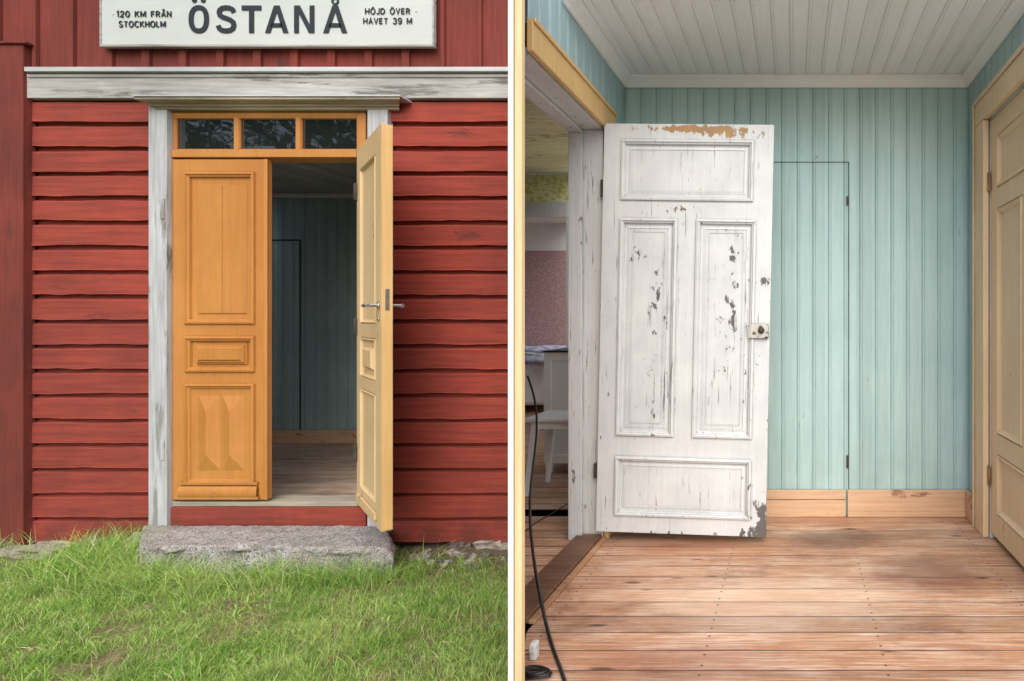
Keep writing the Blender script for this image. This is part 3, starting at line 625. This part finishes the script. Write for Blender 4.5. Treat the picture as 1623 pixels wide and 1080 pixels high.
def crown(bm,side):
    pr=[(0,-.060),(.012,-.060),(.016,-.045),(.034,-.022),(.05,-.014),(.052,-.001)]
    pv=None
    for (o,z) in pr:
        if side=='b': a=bm.verts.new((xl+o,hb-.001-o,zc+z)); b=bm.verts.new((xr-o,hb-.001-o,zc+z))
        elif side=='l': a=bm.verts.new((xl+.001+o,cf,zc+z)); b=bm.verts.new((xl+.001+o,hb-o,zc+z))
        else: a=bm.verts.new((xr-.001-o,cf,zc+z)); b=bm.verts.new((xr-.001-o,hb-o,zc+z))
        if pv: bm.faces.new((pv[0],a,b,pv[1]))
        pv=(a,b)
for q in 'blr':
    bm=bmesh.new(); crown(bm,q); fin('crown_moulding',bm,whitet,Hh)
boxes('baseboard',[(xl,X(1340,hb),hb-.016,hb-.001,.10,.155),(xl,X(1340,hb),hb-.024,hb-.001,.001,.098),(X(1343,hb),xr-.02,hb-.022,hb-.001,.001,.155),(X(1343,hb),xr-.02,hb-.027,hb-.022,.001,.03),(xr-.022,xr-.001,3.13,hb-.001,.001,.155)],basec,Hh,.003)
g1,g2,gt=X(1228,hb),X(1345,hb),Z(257,hb)
boxes('concealed_door_gap',[(g2-.002,g2+.003,hb-.003,hb-.0004,.157,gt),(g1-.3,g2-.002,hb-.003,hb-.0004,gt-.003,gt)],darkgap,Hh,0)
boxes('concealed_hinge',[(g2-.012,g2-.002,hb-.012,hb-.001,Z(326,hb),Z(312,hb)),(g2-.012,g2-.002,hb-.012,hb-.001,Z(742,hb),Z(722,hb))],iron,Hh,.002,split=True)
boxes('door_casing',[(xl-.005,xl+.02,2.10,3.08,2.147,2.27),(xl-.005,xl+.02,2.955,3.08,0,2.145),(xl+.02,xl+.028,2.10,3.085,2.255,2.275)],yel,Hh,.004)
boxes('door_jamb',[(-1.16,xl-.007,2.945,2.985,0,2.14),(-1.17,-1.10,2.925,2.945,0,2.14)],whitej,Hh,.003)
bm=bmesh.new(); prism(bm,cut(-1.16,xl-.007,2.12,2.945),2.14,2.17); prism(bm,cut(-1.17,-1.10,2.12,2.925),2.12,2.139); fin('door_head',bm,whitej,Hh)
bm=bmesh.new(); prism(bm,cut(-1.13,-1.0,2.12,2.945),.002,.028); fin('door_threshold',bm,thresh,Hh,.004)
boxes('threshold_strip',[(-.998,-.972,2.12,2.94,.001,.016)],threshl,Hh,.003)
MD=Matrix.Translation((-1.018,2.905,.058))@Matrix.Rotation(math.radians(-2.1),4,'Z')@Matrix.Rotation(math.radians(1.2),4,'Y')
HD=2.10
def RL(a,b,c,d): return ((a-957)/309.0,(b-957)/309.0,(843-d)/309.0,(843-c)/309.0)
PW=[(0,0),(.003,-.009),(.012,-.011),(.018,-.004),(.022,-.004),(.026,.008),(.034,.010),(.05,.006),(.052,.009)]
bm=bmesh.new()
leaf(bm,Wd,HD,.036,[(RL(985,1197,219,316),PW),(RL(985,1078,344,690),PW),(RL(1107,1203,344,690),PW),(RL(985,1203,722,817),PW)])
for (a,b,c,d_) in ((985,1078,344,690),(1107,1203,344,690)):
    r=RL(a,b,c,d_); loops(bm,(r[0]+.065,r[1]-.065,r[2]+.065,r[3]-.065),[(0,.010),(.0015,.0065),(.004,.0065),(.0055,.010)],0,False)
D=fin('door',bm,whited,Hh,mw=MD,label='open chipped white panelled interior door')
lx,lz=(1194-957)/309.0,(842-519)/308.0
bm=bmesh.new(); bx(bm,lx,lx+.100,-.020,-.0005,lz-.036,lz+.036); bx(bm,lx+.008,lx+.012,-.023,-.0195,lz-.03,lz+.03); fin('lock_case',bm,lockm,D,.003,mw=MD)
bm=bmesh.new()
bmesh.ops.create_cone(bm,cap_ends=True,segments=20,radius1=.017,radius2=.015,depth=.006,matrix=Matrix.Translation((lx+.066,-.0235,lz+.004))@Matrix.Rotation(math.pi/2,4,'X'))
bmesh.ops.create_uvsphere(bm,u_segments=14,v_segments=8,radius=.012,matrix=Matrix.Translation((lx+.066,-.034,lz+.004)))
fin('knob',bm,iron,D,0,mw=MD)
boxes('hinge',[(-1.0,-.982,2.915,2.94,Z(312,2.92),Z(285,2.92)),(-1.035,-1.018,2.915,2.94,Z(758,2.92),Z(735,2.92))],iron,D,.002,split=True)
boxes('door_casing',[(xr-.026,xr+.004,2.965,3.125,0,2.20),(xr-.026,xr+.004,2.36,3.125,2.202,2.345),(xr-.034,xr-.026,3.10,3.13,0,2.34),(xr-.034,xr-.026,2.36,3.10,2.32,2.345)],creamr,Hh,.004)
MR=Matrix.Translation((xr+.012,2.957,.035))@Matrix.Rotation(math.radians(-90),4,'Z')
bm=bmesh.new(); HR=2.155; WR=.90
PC=[(0,0),(.004,.005),(.012,-.006),(.024,.006),(.034,.012),(.05,.012)]
leaf(bm,WR,HR,.036,[((.09,.81,1.78,2.05),PC),((.09,.41,.53,1.68),PC),((.49,.81,.53,1.68),PC),((.09,.81,.12,.43),PC)])
DR=fin('door',bm,creamr,Hh,mw=MR,label='closed cream panelled door')
boxes('hinge',[(xr-.004,xr+.008,2.948,2.966,1.82,1.92),(xr-.004,xr+.008,2.948,2.966,.28,.38)],rust,DR,.003,split=True)
def sl(px,y): return X(px,y)
y0=1.72; y1=F+.03
bm=bmesh.new(); prism(bm,[(sl(810,y0),y0),(sl(830,y0),y0),(sl(820,y1)+.018,y1),(sl(820,y1)-.018,y1)],-.3,2.62); fin('outer_wall',bm,redv,Hh)
bm=bmesh.new(); prism(bm,[(sl(816.2,y0-.015),y0-.015),(sl(827,y0-.015),y0-.015),(sl(832,y0),y0-.001),(sl(816,y0),y0-.001)],-.3,2.62); fin('door_jamb',bm,jambc,Hh,label='smooth cream door jamb')
bm=bmesh.new(); prism(bm,[(sl(808.4,y0),y0-.012),(sl(815.6,y0),y0-.012),(sl(815.6,y0),y0-.001),(sl(808.4,y0),y0-.001)],-.3,2.62); fin('divider_strip',bm,plain('white_divider',s(250,250,250),.5,0,.01),Hh,label='narrow white border strip between the facade and hall views')  # white border between the two views, built as a thin strip
bead('bounce_boards',(-.68,-2.6,-.03),(0,1,0),(1,0,0),(0,0,1),4.2,5.0,.14,bouncem,None,beadw=0)  # unseen pale deck, added to bounce light up onto the hall ceiling
o=bpy.data.objects['bounce_boards']; o.name='bounce_deck'; o['label']='added pale deck out of view, bouncing light into the open hall'; o['category']='deck'
# ============================================================ PARLOUR + BEDROOM
P=thing('parlour',(-1.8,4.4,0),'old parlour with stained ceiling and plank floor','room')
bead('floor',(0,2.132,0),(0,1,0),(1,0,0),(0,0,1),hb-2.14,-1.131,PP,floorm,P,gw=.005,gd=.006,beadw=0,v0=lambda a:min(-1.132,ang(2.132+a)))
fs=1.62+PP*16
bead('floor',(0,fs,0),(0,1,0),(1,0,0),(0,0,1),7.9-fs,.5,PP,floorm,P,gw=.005,gd=.006,beadw=0,v0=lambda a:(ang(fs+a) if fs+a<F+.1 else dl(fs+a)) if fs+a<5.3 else -3.9)
bm=bmesh.new(); prism(bm,[(ang(2.46),2.46),(-1.14,2.46),(-1.20,3.2),(-2.1,5.47),(dl(5.3),5.47),(dl(F+.14),F+.14),(ang(F),F)],zc+.001,zc+.06); fin('ceiling',bm,oldceil,P)
boxes('wall',[(-1.14,.5,hb+.062,hb+.08,0,zc)],wfurn,P,0)
boxes('partition_wall',[(dl(5.3),.0,5.47,5.53,2.295,zc),(X(903,5.47),.0,5.47,5.53,0,2.293)],frz,P,0,label='green and cream papered partition wall')
boxes('doorway_casing',[(dl(5.3),X(900,5.45),5.45,5.468,2.14,2.294),(X(897,5.45),X(912,5.45),5.45,5.468,0,2.138)],whitej,P,.003)
Bd=thing('bedroom',(-3,6.8,0),'bedroom with pink floral wallpaper','room')
wp=wallpaper()
boxes('wall',[(-3.95,-1.9,7.9,7.95,0,2.12),(-3.95,-3.9,5.54,7.9,0,2.12)],wp,Bd,0)
boxes('upper_wall',[(-3.95,-1.9,7.9,7.95,2.121,2.5),(-3.95,-3.9,5.54,7.9,2.121,2.5),(-3.9,dl(5.3)-.04,5.48,5.53,-.1,2.5)],wfurn,Bd,0)
bm=bmesh.new(); prism(bm,[(-3.95,6.6),(-2.7,6.6),(-3.08,7.95),(-3.95,7.95)],2.5,2.55); fin('ceiling',bm,wfurn,Bd)
bd=thing('bed',(-3.35,7.3,0),'bed with blue and white cover in pink wallpapered room','bed')
cloth=M('blue_white_quilt',.9); q=cloth.no(cloth.co(),9,4); cloth.set('Base Color',cloth.mix(cloth.mr(q,.4,.6),s(230,234,242),s(140,158,196))); cloth.bump(q,.6,.02)
skirt=plain('grey_white_bedskirt',s(240,242,244),.9,0,.15,5)
bm=bmesh.new(); bx(bm,-3.88,-2.95,6.9,7.86,.10,.62); fin('mattress',bm,skirt,bd,.04)
bm=bmesh.new(); rock(bm,-3.42,7.35,.70,.50,.5,.10,3,4,.3); fin('quilt',bm,cloth.m,bd,smooth=True)
boxes('leg',[(-3.86,-3.8,6.92,6.98,0,.1),(-3.03,-2.97,6.92,6.98,0,.1),(-3.86,-3.8,7.78,7.84,0,.1),(-3.03,-2.97,7.78,7.84,0,.1)],wfurn,bd,.002,split=True)
cb=thing('cabinet',(-1.66,4.4,0),'white painted cabinet with dark top standing in the parlour','cabinet')
a0,a1=X(862,4.2),X(862,4.2)+.5; ct=Z(559,4.2)
bm=bmesh.new(); leaf(bm,a1-a0,ct-.08,.4,[((.05,a1-a0-.05,.06,ct-.14),[(0,0),(.004,.004),(.006,.004)])],False); fin('body',bm,wfurn,cb,mw=Matrix.Translation((a0,4.2,.08)))
boxes('top',[(a0-.006,a1+.01,4.19,4.62,ct+.001,ct+.014)],black,cb,.003)
boxes('foot',[(a0+.01,a0+.05,4.21,4.25,0,.079),(a1-.05,a1-.01,4.21,4.25,0,.079),(a0+.01,a0+.05,4.55,4.59,0,.079),(a1-.05,a1-.01,4.55,4.59,0,.079)],wfurn,cb,.002,split=True)
st=thing('stool',(-1.55,3.85,0),'white painted wooden stool on the plank floor','stool')
sa,sb=X(851,3.8),X(851,3.8)+.42; zt=Z(664,3.8)
boxes('seat',[(sa-.02,sb+.02,3.66,4.0,zt,zt+.025)],wfurn,st,.006)
boxes('apron',[(sa+.02,sb-.02,3.69,3.71,zt-.05,zt-.001),(sa+.02,sb-.02,3.95,3.97,zt-.05,zt-.001)],wfurn,st,.003,split=True)
for (lx_,ly_,dx,dy) in ((sa+.04,3.70,-.05,-.03),(sb-.04,3.70,.05,-.03),(sa+.04,3.96,-.05,.03),(sb-.04,3.96,.05,.03)):
    bm=bmesh.new()
    for (w,z,ox,oy) in ((.022,zt-.001,0,0),(.014,0,dx,dy)):
        for (i,j) in ((-1,-1),(1,-1),(1,1),(-1,1)): bm.verts.new((lx_+ox+i*w,ly_+oy+j*w,z))
    bm.verts.ensure_lookup_table(); v=bm.verts
    bm.faces.new(v[0:4]); bm.faces.new(v[4:8])
    for i in range(4): bm.faces.new((v[i],v[(i+1)%4],v[4+(i+1)%4],v[4+i]))
    fin('leg',bm,wfurn,st,.003)
def pp(px,py,d): return (X(px,d),d,Z(py,d))
def pf(px,py,r=.006):
    d=(CH-r)*FP/(py-508.0); return (X(px,d),d,r)
# cable drops from the parlour, crosses the threshold in the air close to the jamb and lands on the hall floor
c=tube('power_cable',[pp(836,596,3.6),pp(847,625,3.55),pp(853,665,3.4),pp(848,715,3.2),pp(841,765,2.9),pp(839,815,2.6),pp(843,865,2.4),pp(850,915,2.2),pp(859,960,2.1),pf(869,1005),pf(882,1045),pf(897,1082),pf(905,1120)],.0062,rubber)
c['label']='black power cable hanging beside the doorway and down to the floor'; c['category']='cable'
c=tube('thin_cable',[pf(832,842,.003),pf(852,826,.003),pf(874,816,.003),pf(893,802,.003),pf(910,794,.003)],.0035,rubber)
c['label']='thin black cable across the parlour floor'; c['category']='cable'
pts=[]
for i in range(60):
    a=i/60*6*math.pi; rr=.045+.006*math.sin(i*.7); pts.append((-.825+rr*math.cos(a),1.80+rr*math.sin(a)*.5,.008+.008*i/20))
c=tube('coiled_cable',pts,.004,rubber); c['label']='coiled black cable on the floor beside the jamb'; c['category']='cable'
sk=thing('power_socket',(-.872,1.93,0),'white plastic extension socket standing on pine floor','socket')
boxes('housing',[(-.888,-.864,1.89,1.92,.001,.06)],plast,sk,.006)
boxes('cover',[(-.885,-.867,1.885,1.8895,.03,.055)],plast,sk,.002)
# ============================================================ YARD TREES (mirror in the transom panes)
leafm=M('tree_leaves',.6)
leafm.set('Base Color',leafm.mix(leafm.mr(leafm.no(leafm.co(),2,3),.35,.65),(.025,.05,.012,1),(.07,.12,.03,1)))
bark=plain('bark',(.08,.06,.045,1),.9,0,.4,12)
for ti,(tx,ty,thh) in enumerate(((-13,-8,8.5),(-17,-5,10),(-9,-13,9),(-16.5,-13,11))):
    T=thing('yard_tree',(tx,ty,-.25),'leafy green deciduous tree standing in the grassy yard','tree','trees in the yard')
    bm=bmesh.new()
    for k in range(9):
        if k==0: p0,p1,r0,r1=Vector((tx,ty,-.3)),Vector((tx+.3,ty,thh*.8)),.22,.05
        else:
            a=k*2.4; hh=thh*(.25+.06*k); p0=Vector((tx+.1,ty,hh)); p1=p0+Vector((math.cos(a)*2.2,math.sin(a)*2.2,1.6)); r0,r1=.09,.02
        dv=p1-p0; mt=Matrix.Translation((p0+p1)/2)@dv.to_track_quat('Z','Y').to_matrix().to_4x4()
        bmesh.ops.create_cone(bm,cap_ends=True,segments=8,radius1=r0,radius2=r1,depth=dv.length,matrix=mt)
    fin('trunk',bm,bark,T)
    nc=60; cc=[]
    while len(cc)<nc:
        p=rng.uniform(-1,1,3)
        if (p**2).sum()<1: cc.append((tx+p[0]*3.0*(1-.25*p[2]),ty+p[1]*3.0*(1-.25*p[2]),thh*.62+p[2]*thh*.40))
    vs=[];fs_=[]
    for (a,b,c_) in cc:
        for _ in range(100):
            p=rng.normal(0,.34,3)+np.array((a,b,c_)); u=rng.normal(0,1,3); u/=np.linalg.norm(u); w=np.cross(u,rng.normal(0,1,3)); w/=np.linalg.norm(w)
            i=len(vs); vs+=[tuple(p-u*.10),tuple(p+w*.05),tuple(p+u*.10),tuple(p-w*.05)]; fs_.append((i,i+1,i+2,i+3))
    me=bpy.data.meshes.new('crown'); me.from_pydata(vs,[],fs_); me.materials.append(leafm.m)
    o=bpy.data.objects.new('crown',me); col.objects.link(o); o.parent=T; o.matrix_parent_inverse=Matrix.Translation(-T.location)
# ============================================================ LIGHT, CAMERA
w=bpy.data.worlds.new('World'); scene.world=w; w.use_nodes=True; nt=w.node_tree
sky=nt.nodes.new('ShaderNodeTexSky'); sky.sky_type='NISHITA'; sky.sun_disc=False
el=math.radians(44); az=math.radians(164)
sky.sun_elevation=el; sky.sun_rotation=az; sky.air_density=1.0; sky.dust_density=4.0; sky.ozone_density=1.0
bg=nt.nodes['Background']; nt.links.new(sky.outputs[0],bg.inputs[0]); bg.inputs[1].default_value=.15
sl_=bpy.data.lights.new('Sun','SUN'); sl_.energy=2.9; sl_.angle=math.radians(75); sl_.color=(1,.99,.97)
so=bpy.data.objects.new('Sun',sl_); col.objects.link(so)
dirv=Vector((math.sin(az)*math.cos(el),math.cos(az)*math.cos(el),math.sin(el)))
so.rotation_euler=dirv.to_track_quat('Z','Y').to_euler()
cam=bpy.data.cameras.new('Camera'); cam.sensor_width=36; cam.lens=FP/1623*36; cam.shift_x=(811.5-1258)/1623; cam.shift_y=-(540-508)/1623
cam.clip_start=.05; cam.clip_end=500
co=bpy.data.objects.new('Camera',cam); co.location=(0,0,CH); co.rotation_euler=(math.pi/2,0,0); col.objects.link(co); scene.camera=co
scene.view_settings.view_transform='Standard'; scene.view_settings.look='None'; scene.view_settings.exposure=0
